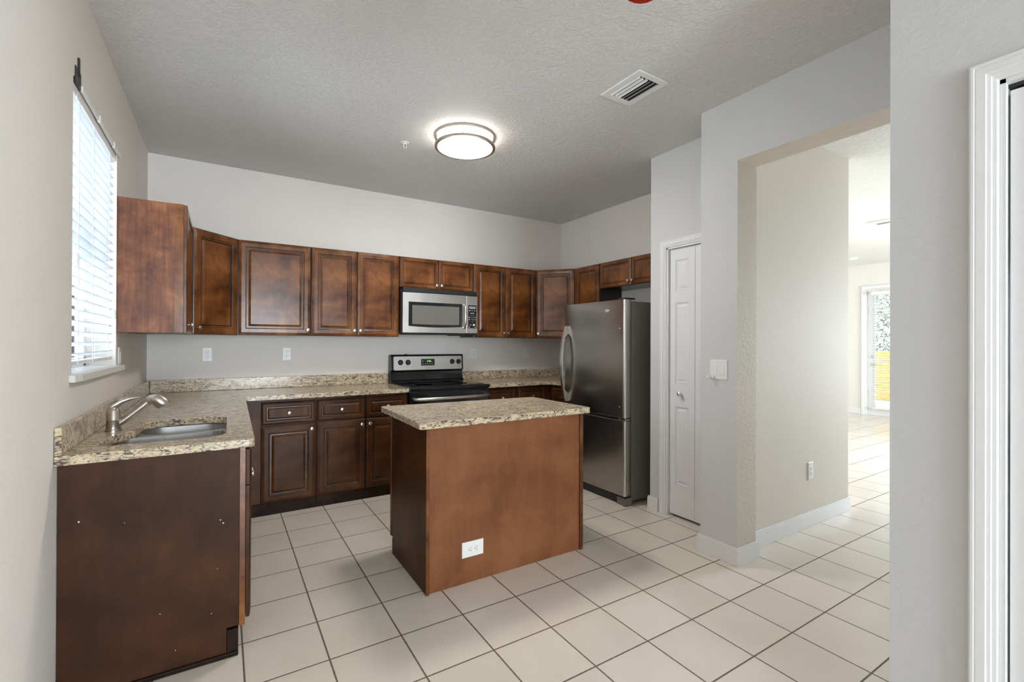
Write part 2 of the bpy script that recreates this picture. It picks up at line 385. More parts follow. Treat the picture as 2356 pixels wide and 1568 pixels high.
# far wall with patio door opening and window opening
FD0, FD1, FDZ = -.74, -1.70, 2.33
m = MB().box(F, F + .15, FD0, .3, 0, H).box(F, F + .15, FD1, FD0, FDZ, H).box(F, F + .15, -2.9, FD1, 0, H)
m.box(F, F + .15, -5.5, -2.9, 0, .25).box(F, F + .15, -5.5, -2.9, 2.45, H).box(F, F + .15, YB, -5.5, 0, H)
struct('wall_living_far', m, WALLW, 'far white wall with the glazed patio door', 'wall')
m = MB().box(-.2, .2, YB - .15, YB, 0, H).box(2.1, 6.3, YB - .15, YB, 0, H).box(.2, 2.1, YB - .15, YB, 2.3, H)
m.box(6.3, 9.3, YB - .15, YB, 0, .25).box(6.3, 9.3, YB - .15, YB, 2.45, H).box(9.3, F + .15, YB - .15, YB, 0, H)
struct('wall_front', m, WALLW, 'wall behind the camera', 'wall')  # unseen wall, set far back so the fill daylight spreads evenly

def baseboard(name, poly_runs, label=None):
    m = MB()
    for x0, x1, y0, y1 in poly_runs:
        m.box(x0, x1, y0, y1, 0, .092)
        # small eased top bead
        dx = (x1 - x0); dy = (y1 - y0)
        if dx < dy: m.box(x0 + .002, x1 - .002, y0, y1, .092, .104)
        else: m.box(x0, x1, y0 + .002, y1 - .002, .092, .104)
    return struct(name, m, TRIM, label, 'baseboard', bevel=.003)
t_ = .016
baseboard('baseboard_left', [(0.0005, t_, YB, -2.335)], 'white baseboard on the near left wall')
def base_path(name, inner, outer, label):
    m = MB()
    V, Fc = fill_slab(inner + outer[::-1], [], 0, .092); m.add(V, Fc)
    top = [((i[0] * .25 + o[0] * .75), (i[1] * .25 + o[1] * .75)) for i, o in zip(inner, outer)]
    V, Fc = fill_slab(inner + top[::-1], [], .0921, .104); m.add(V, Fc)
    return struct(name, m, TRIM, label, 'baseboard', bevel=.002)
g_ = .0005
base_path('baseboard_pantry', [(P - g_, -2.113), (P - g_, PC + g_), (P + .05, PC + g_)], [(P - t_, -2.113), (P - t_, PC + t_), (P + .05, PC + t_)], 'short white baseboard between refrigerator and pantry casing')
base_path('baseboard_pillar', [(P - .001, QE + g_), (Q - g_, QE + g_), (Q - g_, QF - g_), (Q + QT + g_, QF - g_), (Q + QT + g_, HG - t_ - .001)],
          [(P - .001, QE + t_), (Q - t_, QE + t_), (Q - t_, QF - t_), (Q + QT + t_, QF - t_), (Q + QT + t_, HG - t_ - .001)], 'white baseboard wrapped around the pillar')
base_path('baseboard_hall', [(Q + QT + .001, HG - g_), (HX + g_, HG - g_), (HX + g_, .29)], [(Q + QT + .001, HG - t_), (HX + t_, HG - t_), (HX + t_, .29)], 'long white baseboard of the hallway wall')
baseboard('baseboard_far', [(F - t_, F - .0005, -.67, .3), (F - t_, F - .0005, YB, -1.78)], 'white baseboard beside the patio door')

def casing(name, plane_x, side, y0, y1, z1, wdt=.058, label=None):
    """door casing on an x=const wall; side -1 : projects toward -x ; y0>y1 opening edges"""
    m = MB()
    prof = [(0, .014), (.005, .020), (.011, .020), (.0125, .0165), (.016, .018), (.034, .017), (.036, .0135), (.044, .0125), (.046, .009), (wdt - .004, .008), (wdt, .006)]
    def run(pts_out, pts_in):
        pass
    # mitred frame built as strips across the width
    n = len(prof)
    for i in range(n - 1):
        a, da = prof[i]; b, db = prof[i + 1]
        def P_(k, off, d):
            ins = wdt - off
            return {0: (plane_x + side * d, y0 + ins, 0), 1: (plane_x + side * d, y0 + ins, z1 + ins), 2: (plane_x + side * d, y1 - ins, z1 + ins), 3: (plane_x + side * d, y1 - ins, 0)}[k]
        for k in range(3):
            m.add([P_(k, a, da), P_(k + 1, a, da), P_(k + 1, b, db), P_(k, b, db)], [(0, 1, 2, 3)])
    for off, d in ((0, prof[0][1]), (wdt, prof[-1][1])):
        for k in range(3):
            def P2(k, d):
                ins = wdt - off
                return {0: (plane_x + side * d, y0 + ins, 0), 1: (plane_x + side * d, y0 + ins, z1 + ins), 2: (plane_x + side * d, y1 - ins, z1 + ins), 3: (plane_x + side * d, y1 - ins, 0)}[k]
            m.add([P2(k, d), P2(k + 1, d), P2(k + 1, 0), P2(k, 0)], [(0, 1, 2, 3)])
    # jamb liners inside the opening
    m.box(plane_x, plane_x - side * .10, y0 - .0005, y0 - .012, 0, z1).box(plane_x, plane_x - side * .10, y1 + .0005, y1 + .012, 0, z1).box(plane_x, plane_x - side * .10, y1, y0, z1 - .012, z1 - .0005)
    return struct(name, m, TRIM, label, 'door casing')
casing('trim_1', P, -1, PD0, PD1, PDZ, .056, 'moulded white casing around the pantry door')
casing('trim_2', R, -1, ND0, ND1, NDZ, .058, 'moulded white casing around the near closet door')
casing('trim_3', F, -1, FD0, FD1, FDZ, .07, 'white casing around the patio door')

# ---- pantry bifold door
d1 = thing('door_1', 'white six panel bifold pantry door with a small nickel knob', 'door', (P + .022, PD0 - .016, .02), -PI / 2, kind='structure')
PANEL = [(0, 0), (0, .004), (.006, .0005), (.012, .0005), (.032, .0075), (.034, .0075)]
def moulded_leaf(name, w, h, panels, parent, loc, th=.03):
    m = MB().box(0, w, .009, th, 0, h)
    V, Fc = fill_slab([(0, 0), (w, 0), (w, h), (0, h)], [[(x0, z0), (x1, z0), (x1, z1), (x0, z1)] for x0, x1, z0, z1 in panels], 0, .0088)
    m.add([(x, y, z) for x, z, y in V], Fc)
    for (x0, x1, z0, z1) in panels:
        m.rings(x1 - x0, z1 - z0, [(.001, -.001), (.001, .0065), (.008, .004), (.011, .001), (.014, .001), (.034, .0075), (.035, .0075)], (x0, .0088, z0))
    return m.build(name, DOORW, parent, loc, bevel=.0012)
lw = .222
pz = [(.231, .82), (1.00, 1.608), (1.70, 1.932)]
for i in range(2):
    lf = moulded_leaf('leaf', lw, 2.02, [(.052, lw - .052, a, b) for a, b in pz], d1, (i * (lw + .003), 0, 0))
    if i == 0:
        MB().lathe([(.008, 0), (.007, .012), (.012, .018), (.017, .026), (.017, .032), (.010, .038), (0, .040)], (.105, 0, .922), (0, -1, 0)).build('knob', NICK, lf)
m = MB().box(P + .052, P + .098, PD1 + .014, PD0 - .014, 0.0, PDZ - .014); m = MB().box(P + .30, P + .31, PD1 - .3, PC - .12, 0, 2.5)
# ---- near closet door
d2 = thing('door_2', 'flat white closet door at the right edge of the picture', 'door', (R + .018, ND0 - .0165, .02), -PI / 2, kind='structure')
m = MB().box(0, .45, 0, .032, 0, 1.99); m.build('leaf', DOORW, d2, bevel=.003)
m = MB().box(.453, .898, 0, .032, 0, 1.99); m.build('leaf', DOORW, d2, bevel=.003)
m = MB().box(-.004, .90, .004, .030, 1.998, 2.008); m.build('track', BLACKM, d2)
m = MB().box(-.0025, .90, .06, .07, 0, 2.0); m.build('gap_shade_sheet', GAPSH, d2)
dd = MB().box(-.0025, .47, .075, .085, 0, 2.03).build('gap_shade_sheet', GAPSH, d1)

# ---- patio door in the far wall
d3 = thing('door_3', 'white patio door with glazing bars and a slatted blind in the far room', 'door', (F + .03, FD0 - .014, .0), -PI / 2, kind='structure')
dw = .93; dh = FDZ - .02
V, Fc = fill_slab([(0, 0), (dw, 0), (dw, dh), (0, dh)], [[(.115, .12), (dw - .115, .12), (dw - .115, dh - .10), (.115, dh - .10)]], 0, .045)
m = MB(); m.add([(x, z, y) for x, y, z in V], Fc); m.build('leaf', TRIM, d3, bevel=.004)
m = MB()
for k in (1, 2): m.box(.115 + (dw - .23) * k / 3 - .011, .115 + (dw - .23) * k / 3 + .011, .012, .036, .12, dh - .10)
for z in (.56, .99, 1.42, 1.86): m.box(.115, dw - .115, .012, .036, z - .011, z + .011)
m.build('glazing_bar', TRIM, d3)
m = MB().box(.115, dw - .115, .022, .026, .12, dh - .10); m.build('pane', GLASS, d3)
MB().lathe([(.030, 0), (.030, .008), (.018, .014), (.014, .03), (0, .031)], (.06, 0, 1.085), (0, -1, 0)).build('deadbolt', NICK, d3)
mb = MB().lathe([(.028, 0), (.028, .008), (.012, .012), (.012, .045), (0, .046)], (.06, 0, .94), (0, -1, 0)).tube([(.06, -.04, .94), (.10, -.045, .94), (.17, -.042, .937)], .009)
mb.build('lever_handle', NICK, d3)
for z in (.35, 1.9): MB().box(-.003, .02, -.006, .002, z, z + .1).build('hinge', NICK, d3)
# blind hung on the patio door
pb = thing('window_blind', 'white horizontal blind hanging over the far patio door glass', 'blind', (F - .012, FD0 - .014, 0), -PI / 2)
m = MB()
for k in range(46):
    z = .17 + k * .0445
    m.add([(.10, -.045, z + .006), (dw - .10, -.045, z + .006), (dw - .10, 0.0, z - .006), (.10, 0.0, z - .006), (.10, -.045, z + .008), (dw - .10, -.045, z + .008), (dw - .10, 0.0, z - .004), (.10, 0, z - .004)], [(0, 1, 2, 3), (7, 6, 5, 4), (0, 4, 5, 1), (2, 6, 7, 3)])
m.build('slats', SLAT, pb)
MB().box(.085, dw - .085, -.06, .0, 2.215, 2.285).build('valance', PLAST, pb, bevel=.003)
MB().box(.10, dw - .10, -.05, .0, .135, .155).build('bottom_rail', PLAST, pb, bevel=.003)
MB().box(.20, .204, -.048, -.046, .14, 2.22).box(dw - .204, dw - .20, -.048, -.046, .14, 2.22).build('ladder_cord', PLAST, pb)

# ---- hidden glazing that lets the daylight in (added dining slider, living windows)
def window_frame(name, x0, x1, y0, y1, z0, z1, along, n, label):
    w = thing(name, label, 'window', (0, 0, 0), kind='structure'); m = MB()
    e = .05
    if along == 'x':
        m.box(x0, x1, y0, y1, z0, z0 + e).box(x0, x1, y0, y1, z1 - e, z1)
        for k in range(n + 1):
            c = x0 + (x1 - x0) * k / n; c = min(max(c, x0 + e / 2), x1 - e / 2); m.box(c - e / 2, c + e / 2, y0, y1, z0 + e, z1 - e)
        g = MB().box(x0 + e / 2, x1 - e / 2, (y0 + y1) / 2 - .003, (y0 + y1) / 2 + .003, z0 + e / 2, z1 - e / 2)
    else:
        m.box(x0, x1, y0, y1, z0, z0 + e).box(x0, x1, y0, y1, z1 - e, z1)
        for k in range(n + 1):
            c = y0 + (y1 - y0) * k / n; c = min(max(c, y0 + e / 2), y1 - e / 2); m.box(x0, x1, c - e / 2, c + e / 2, z0 + e, z1 - e)
        g = MB().box((x0 + x1) / 2 - .003, (x0 + x1) / 2 + .003, y0 + e / 2, y1 - e / 2, z0 + e / 2, z1 - e / 2)
    m.build('frame', TRIM, w); g.build('pane', GLASS, w); return w
window_frame('window_2', .2, 2.1, YB - .12, YB - .06, 0.001, 2.3, 'x', 2, 'unseen glazed slider added behind the camera for fill daylight')
window_frame('window_3', 6.3, 9.3, YB - .12, YB - .06, .25, 2.45, 'x', 3, 'side windows of the far room')
window_frame('window_4', F + .05, F + .11, -5.5, -2.9, .25, 2.45, 'y', 3, 'tall windows of the far room')

# ------------------------------------------------------------------ kitchen window, sill and blind
w1 = thing('window_1', 'white framed kitchen window behind the blind', 'window', (0, 0, 0), kind='structure')
m = MB()
xa, xb = -.165, -.125
m.box(xa, xb, WY0, WY1, WZ0, WZ0 + .045).box(xa, xb, WY0, WY1, WZ1 - .045, WZ1).box(xa, xb, WY0, WY0 + .022, WZ0, WZ1).box(xa, xb, WY1 - .045, WY1, WZ0, WZ1)
m.box(xa - .01, xb - .01, WY0, WY1, 1.76, 1.80)
m.build('frame', TRIM, w1, bevel=.003)
MB().box(xa + .002, xb - .02, -1.72, -1.69, WZ0 + .045, WZ1 - .045).box(xa + .01, xb - .012, -1.655, -1.645, WZ0 + .045, 1.76).build('sash_bar', TRIM, w1)
MB().box(-.148, -.144, WY0 + .03, WY1 - .03, WZ0 + .03, WZ1 - .03).build('pane', GLASS, w1)
m = MB()
V, Fc = fill_slab([(-.165, WY0 + .001), (-.001, WY0 + .001), (-.001, WY0 - .035), (.018, WY0 - .035), (.030, WY0 + .02), (.034, WY0 + .25), (.034, WY1 + .055), (-.001, WY1 + .055), (-.001, WY1 - .001), (-.165, WY1 - .001)], [], WZ0 - .03, WZ0)
m.add(V, Fc); m.build('sill', MARBLE, w1, bevel=.003)
kb = thing('window_blind', 'white two inch slat blind in the kitchen window with the bottom rail on the sill', 'blind', (0, 0, 0))
m = MB(); zs0, zs1, ns = 1.262, 2.30, 24
for k in range(ns):
    z = zs0 + (zs1 - zs0) * k / (ns - 1); t = .008
    y0, y1 = WY0 + .012, WY1 - .022
    m.add([(-.062, y0, z - t), (-.010, y0, z + t), (-.010, y1, z + t), (-.062, y1, z - t), (-.062, y0, z - t + .0025), (-.010, y0, z + t + .0025), (-.010, y1, z + t + .0025), (-.062, y1, z - t + .0025)],
          [(0, 1, 2, 3), (7, 6, 5, 4), (0, 4, 5, 1), (1, 5, 6, 2), (2, 6, 7, 3), (3, 7, 4, 0)])
m.build('slats', SLAT, kb)
MB().box(-.062, -.012, WY0 + .012, WY1 - .022, 1.222, 1.238).build('bottom_rail', PLAST, kb, bevel=.003)
MB().box(-.066, -.004, WY0 + .004, WY1 - .010, 2.318, 2.372).build('headrail', PLAST, kb, bevel=.003)
MB().box(.001, .010, WY0 + .10, WY1 + .045, 2.352, 2.374).box(.001, .014, WY0 + .40, WY0 + .43, 2.348, 2.378).box(.001, .014, WY1 - .15, WY1 - .12, 2.348, 2.378).build('valance', PLAST, kb, bevel=.001)
for yy in (WY0 + .14, (WY0 + WY1) / 2 - .05, WY1 - .14):
    MB().box(-.0095, -.0075, yy - .003, yy + .003, 1.225, 2.32).box(-.066, -.064, yy - .003, yy + .003, 1.225, 2.32).build('ladder_cord', PLAST, kb)
MB().box(-.012, .004, WY0 + .02, WY0 + .10, 2.352, 2.42).box(-.004, .006, WY0 + .06, WY0 + .075, 2.40, 2.47).build('dark_spot', BLACKM, kb)  # added black pieces stand for a dark spot by the headrail
for yy, zt in ((WY0 + .075, 1.66), (WY1 - .045, 1.475)):
    c = MB().tube([(-.004, yy, 2.33), (-.003, yy, zt)], .0012, 6).build('pull_cord', PLAST, kb)
    MB().lathe([(.003, .03), (.008, .024), (.010, .006), (.006, 0), (.009, -.008), (.009, -.02), (0, -.022)], (-.002, yy, zt - .01)).build('tassel', PLAST, c)
# wall switch beside the sill
def outlet(name, label, loc, rz, w=.072, h=.118, rockers=0, gang=1, group=None, horiz=False):
    """decora style plate, local: wall plane y=0, front -y, centred"""
    o = thing(name, label, 'outlet' if not rockers else 'light switch', loc, rz, group)
    W_ = w if gang == 1 else .118
    m = MB().rings(W_, h, [(0, 0), (0, .003), (.003, .0055), (.006, .006)], (-W_ / 2, -.0005, -h / 2)); m.build('plate', PLAST, o)
    for g in range(gang):
        cx = 0 if gang == 1 else (-.023 + .046 * g)
        if rockers:
            MB().box(cx - .0165, cx + .0165, -.0092, -.005, -.033, .033).build('rocker', PLAST, o, bevel=.002)
        else:
            f = MB().box(cx - .0165, cx + .0165, -.008, -.005, -.033, .033).build('receptacle', PLAST, o, bevel=.001)
            s = MB()
            for zc in (-.018, .018):
                s.box(cx - .0085, cx - .006, -.0084, -.0075, zc - .001, zc + .008).box(cx + .006, cx + .0085, -.0084, -.0075, zc - .001, zc + .008)
                s.lathe([(.0028, 0), (.0028, .0008), (0, .0009)], (cx, -.0076, zc - .008), (0, -1, 0), 8)
            s.build('slots', PLASTD, f)
    for zc in (-.049, .049):
        for cx in ([0] if gang == 1 else [-.023, .023]): MB().lathe([(.0028, 0), (.0028, .001), (0, .0011)], (cx, -.006, zc), (0, -1, 0), 8).build('screw', TRIM, o)
    if horiz: o.rotation_euler = (0, PI / 2, rz)
    return o
outlet('light_switch', 'white rocker switch on the left wall at the end of the window sill', (0, -1.14, 1.228), PI / 2, rockers=1)
outlet('wall_outlet', 'white outlet on the back wall, leftmost, below the corner cabinet', (.395, 0, 1.213), 0)
outlet('wall_outlet', 'white outlet on the back wall midway between sink corner and range', (.99, 0, 1.212), 0)
outlet('wall_outlet', 'white outlet on the back wall just right of the range', (2.868, 0, 1.20), 0)
outlet('wall_switch', 'narrow white switch plate on the back wall nearest the refrigerator', (3.57, 0, 1.205), 0, rockers=1)
sw = outlet('light_switch', 'double rocker switch on the pillar with a white child latch', (Q, -2.834, 1.160), -PI / 2, h=.122, rockers=1, gang=2)
MB().box(-.058, -.022, -.018, -.010, -.052, -.038).lathe([(.011, 0), (.012, .010), (.006, .024), (0, .025)], (-.052, -.016, -.045), (0, -1, 0), 12).build('latch', PLAST, sw)
outlet('wall_outlet', 'white outlet low on the hallway wall above the baseboard', (4.145, HG, .395), 0, h=.13)

# ------------------------------------------------------------------ cabinets
KN = [(.0045, 0), (.0045, .010), (.006, .013), (.0135, .018), (.0145, .022), (.0135, .026), (.009, .0275), (0, .028)]
KNOB = None
def knob(parent, x, y, z, s=1.0):
    global KNOB
    if KNOB is None:
        KNOB = MB().lathe([(r, h) for r, h in KN], (0, 0, 0), (0, -1, 0), 20).build('knob', NICK, parent, (x, y, z)); return KNOB
    o = KNOB.copy(); COL.objects.link(o); o.parent = parent; o.location = (x, y, z); return o
def panel_door(name, w, h, parent, loc, mat=None, knob_at=None, small=False, rz=0):
    """raised panel door; loc = lower left of its back plane, front toward -y"""
    k = .62 if small else 1.0
    pr = [(0, 0), (0, .013), (.003, .016), (.022 * k, .0205), (.050 * k, .0205), (.053 * k, .0165), (.057 * k, .0150), (.062 * k, .0150), (.064 * k, .0115), (.070 * k, .0115), (.088 * k, .0185), (.090 * k, .0185)]
    mi = [0, 1, 0, 0, 1, 0, 0, 1, 1, 0, 0]
    o = MB().rings(w, h, pr, (0, 0, 0), mi).build(name, [mat or WOOD, GLAZE], parent, loc, rot=(0, 0, rz) if rz else None)
    if knob_at: knob(o, knob_at[0], -.0205, knob_at[1])
    return o
UT, UB, UD = 2.1325, 1.372, .305
def carcass(parent, w, d, z0, z1, mat=None, open_bottom=False):
    m = MB().box(.001, w - .001, -d, -.001, z0, z1)
    return m.build('body', [mat or GLAZE], parent, bevel=.001)
WG = 'wall cabinets around the kitchen'
def wall_cab(label, loc, rz, w, doors, z0=UB, body_mat=None):
    c = thing('wall_cabinet', label, 'cabinet', loc, rz, WG)
    carcass(c, w, UD, z0, UT, body_mat)
    for (x0, x1, kside) in doors:
        dw_ = x1 - x0; h = UT - z0 - .004
        kx = dw_ - .024 if kside == 'r' else .024
        kz = .048 if h > .4 else .038
        panel_door('door', dw_, h, c, (x0, -UD - .001, z0 + .002), knob_at=(kx, kz) if kside else None, small=h < .4)
    return c
# back wall uppers
wall_cab('single door wall cabinet with one wide door, right of the left corner cabinet', (.6026, 0, 0), 0, .540, [(.004, .536, 'r')])
wall_cab('two door wall cabinet left of the microwave', (1.1426, 0, 0), 0, .7709, [(.004, .3825, 'r'), (.3855, .767, 'l')])
wall_cab('short two door wall cabinet directly above the microwave', (1.9140, 0, 0), 0, .7819, [(.004, .396, 'r'), (.399, .778, 'l')], 1.838)
wall_cab('two door wall cabinet right of the microwave', (2.6962, 0, 0), 0, .7873, [(.004, .387, 'r'), (.390, .783, 'l')])
# left wall upper (runs along +y from its near side)
c = wall_cab('wall cabinet beside the window showing its large plain side panel', (0, -1.2245, 0), PI / 2, .613, [(.004, .609, 'l')], body_mat=WOODS)
MB().box(-.003, .0, -UD - .0005, -.262, UB, UT).build('face_frame', WOOD, c, bevel=.001)
# diagonal corner uppers
def corner_cab(label, poly, a, b, knob_left):
    """poly in world, door along a->b seen from the room"""
    c = thing('wall_cabinet', label, 'cabinet', (poly[0][0], poly[0][1], 0), 0, WG)
    m = MB().prism([(x - poly[0][0], y - poly[0][1]) for x, y in poly], UB, UT); m.build('body', GLAZE, c, bevel=.001)
    A = Vector((a[0] - poly[0][0], a[1] - poly[0][1], 0)); B = Vector((b[0] - poly[0][0], b[1] - poly[0][1], 0))
    d = B - A; L = d.length; ang = math.atan2(d.y, d.x); n = Vector((d.y, -d.x, 0)).normalized()
    ins = .014; s = A + d.normalized() * ins + n * .002
    w = L - 2 * ins
    o = panel_door('door', w, UT - UB - .004, c, (s.x, s.y, UB + .002), rz=ang, knob_at=(.03 if knob_left else w - .03, .045))
    return c
corner_cab('diagonal corner wall cabinet at the left end of the back wall', [(.001, -.001), (.001, -.6105), (.305, -.6105), (.6015, -.305), (.6015, -.001)], (.305, -.6105), (.6015, -.305), True)
corner_cab('lighter diagonal corner wall cabinet at the right end of the back wall', [(W - .001, -.001), (3.4845, -.001), (3.4845, -.305), (W - .305, -.6525), (W - .001, -.6525)], (3.4845, -.305), (W - .305, -.6525), True)
# right wall uppers
wall_cab('narrow tall wall cabinet between right corner cabinet and refrigerator top', (W, -.6535, 0), -PI / 2, .3845, [(.004, .3805, None)])
wall_cab('short two door wall cabinet above the refrigerator', (W, -1.0385, 0), -PI / 2, .90, [(.010, .437, 'r'), (.440, .895, 'l')], 1.870)

# ---- base cabinets
BT = .877; BD = .60
BG = 'base cabinets under the granite worktops'
def base_cab(label, loc, rz, w, cols, mat=None, kick=True, depth=BD, z_top=BT):
    """cols: (x0, x1, knobside) door with a drawer front above"""
    c = thing('base_cabinet', label, 'cabinet', loc, rz, BG)
    MB().box(.001, w - .001, -depth, -.003, .09, z_top).build('body', mat or WOODB, c, bevel=.001)
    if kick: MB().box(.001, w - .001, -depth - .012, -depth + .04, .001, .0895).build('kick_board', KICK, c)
    for x0, x1, ks in cols:
        dw_ = x1 - x0
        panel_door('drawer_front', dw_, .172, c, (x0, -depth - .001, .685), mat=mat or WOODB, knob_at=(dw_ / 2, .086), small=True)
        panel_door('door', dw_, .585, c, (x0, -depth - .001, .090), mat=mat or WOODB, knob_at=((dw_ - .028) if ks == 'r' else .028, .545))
    return c
base_cab('single base cabinet in the left inner corner with drawer above door', (.602, 0, 0), 0, .541, [(.151, .533, 'r')])
base_cab('two door base cabinet with two drawers left of the range', (1.1435, 0, 0), 0, .757, [(.0045, .381, 'r'), (.391, .753, 'l')])
base_cab('base cabinet right of the range, mostly hidden by the island', (2.700, 0, 0), 0, .36, [(.006, .325, 'r')])
base_cab('dark base cabinet in the right inner corner behind the island', (3.061, 0, 0), 0, .42, [(.004, .335, 'r')])
rc = thing('base_cabinet', 'base cabinet hidden between the right corner and refrigerator', 'cabinet', (W, -.0, 0), -PI / 2, BG)
MB().box(.001, 1.085, -.603, -.003, .09, BT).build('body', WOODB, rc)
MB().box(.613, 1.085, -.615, -.5, .001, .0895).build('kick_board', KICK, rc)
panel_door('drawer_front', .44, .172, rc, (.635, -.604, .685), mat=WOODB, knob_at=(.22, .086), small=True)
panel_door('door', .44, .585, rc, (.635, -.604, .09), mat=WOODB, knob_at=(.028, .545))
# sink run along the left wall: local x runs to +y
sc = thing('base_cabinet', 'large sink base cabinet ending in a scuffed dark brown side panel', 'cabinet', (0, -2.308, 0), PI / 2, BG)
# carcass kept as open box so that the bowls hang inside
L_ = 2.308 - .612
cb = MB().box(0, .018, -.566, -.002, .001, BT)                       # near side panel lower (toe notch cut by the next box)
V, Fc = fill_slab([(.002, .001), (.524, .001), (.524, .122), (.568, .122), (.568, BT), (.002, BT)], [], 0, .016)
side = MB().add([(z, -x, y) for x, y, z in V], Fc)
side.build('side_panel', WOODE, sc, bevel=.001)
m = MB().box(.017, L_, -.020, -.003, .09, BT).box(.017, L_, -.55, -.02, .09, .108).box(L_ - .018, L_, -.55, -.02, .108, BT)
m.build('body', WOODB, sc)
# face frame: stile seen edge-on at the front
MB().box(-.001, .040, -.590, -.5685, .118, BT).box(.040, L_ - .04, -.588, -.5685, .118, .15).box(.040, L_ - .04, -.588, -.5685, .69, .72).box(.04, L_ - .04, -.588, -.5685, .85, BT).box(L_ - .04, L_, -.588, -.5685, .118, BT).build('face_frame', WOOD, sc, bevel=.001)
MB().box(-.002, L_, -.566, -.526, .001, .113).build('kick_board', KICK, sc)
MB().box(-.012, -.0005, -.566, -.16, .001, .020).build('shoe_moulding', KICK, sc, bevel=.004)
xs = [(.004, .40, 'r'), (.404, .80, 'l'), (.815, 1.20, 'r'), (1.21, 1.66, 'l')]
for x0, x1, ks in xs:
    dw_ = x1 - x0
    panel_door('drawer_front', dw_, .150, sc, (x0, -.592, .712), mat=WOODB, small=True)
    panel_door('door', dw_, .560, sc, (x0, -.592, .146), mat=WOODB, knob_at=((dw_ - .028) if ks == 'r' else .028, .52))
# paint chips on the side panel
for x, z, r in ((.06, .66, .003), (.19, .63, .0016), (.30, .25, .002), (.50, .58, .0025), (.51, .565, .003), (.49, .38, .0015), (.47, .20, .0018), (.35, .09, .002)):
    MB().lathe([(r, 0), (r * .8, .0004), (0, .0005)], (-.0001, -x, z), (-1, 0, 0), 7).build('paint_chip', PLAST, sc)

# ------------------------------------------------------------------ worktops and backsplashes
ZT, ZB = .914, .8785
cut = [(.46, -2.215), (.50, -2.195), (.521, -2.14), (.523, -1.66), (.508, -1.612), (.46, -1.588), (.27, -1.588), (.215, -1.605), (.178, -1.655), (.168, -1.75), (.166, -1.86), (.135, -1.93), (.108, -1.98), (.094, -2.05), (.090, -2.15), (.094, -2.20), (.115, -2.215)]
outer = [(.001, -.001), (.001, -2.350), (.600, -2.350), (.614, -2.346), (.622, -2.332), (.648, -.662), (.662, -.648), (1.9015, -.648), (1.9015, -.001)]
V, Fc = fill_slab(outer, [cut], ZB, ZT)
wt = MB().add(V, Fc).build('worktop', GRAN, bevel=.004, seg=3)
tag(wt, 'speckled granite worktop with the undermount sink, running around the left corner', 'countertop')
V, Fc = fill_slab([(2.700, -.001), (2.700, -.648), (3.415, -.648), (3.440, -.668), (3.440, -1.098), (W - .001, -1.098), (W - .001, -.001)], [], ZB, ZT)
tag(MB().add(V, Fc).build('worktop', GRAN, bevel=.004, seg=3), 'speckled granite worktop between range and refrigerator', 'countertop')
tag(MB().box(.001, .021, -2.348, -.001, ZT + .0005, 1.014).build('backsplash', GRAN, bevel=.003), 'granite backsplash strip along the left wall below the window', 'backsplash')
tag(MB().box(.022, 1.9015, -.021, -.001, ZT + .0005, 1.014).build('backsplash', GRAN, bevel=.003), 'granite backsplash strip on the back wall left of the range', 'backsplash')
tag(MB().box(2.700, W - .001, -.021, -.001, ZT + .0005, 1.004).build('backsplash', GRAN, bevel=.003), 'granite backsplash strip on the back wall right of the range', 'backsplash')
# ---- sink
sk = thing('sink', 'stainless double bowl undermount sink in the left worktop', 'sink', (.31, -1.9, .70))
def loc_(pts): return [(x - .31, y + 1.9) for x, y in pts]
b1_ = loc_(rrect(.096, .519, -2.212, -1.848, .06)); b2_ = loc_(rrect(.172, .519, -1.818, -1.592, .085))
fo = loc_([(.078, -2.228), (.535, -2.228), (.535, -1.576), (.155, -1.576), (.150, -1.80), (.078, -1.83)])
V, Fc = fill_slab(fo, [b1_, b2_], .1735, .1765)
MB().add(V, Fc).build('rim', STEELS, sk)
for bp_, dep in ((b1_, .17), (b2_, .15)):
    cx = sum(p[0] for p in bp_) / len(bp_); cy = sum(p[1] for p in bp_) / len(bp_)
    m = MB(); n = len(bp_); lv = []
    for sc_, z in ((1.0, .174), (.985, .10), (.96, .174 - dep + .02), (.86, .174 - dep), (.15, .174 - dep - .006)):
        lv.append([(cx + (x - cx) * sc_, cy + (y - cy) * sc_, z) for x, y in bp_])
    vs = [p for l in lv for p in l]; fs = [(i * n + k, i * n + (k + 1) % n, (i + 1) * n + (k + 1) % n, (i + 1) * n + k) for i in range(4) for k in range(n)]
    m.add(vs, fs, 0, True); m.f.append([4 * n + k for k in range(n)]); m.m.append(0); m.sm.append(False)
    bo = m.build('bowl', STEELS, sk)
    MB().lathe([(.0, .003), (.02, .003), (.036, .004), (.04, .001), (.04, 0)], (cx, cy, .174 - dep - .004)).build('drain', CHROME, bo)
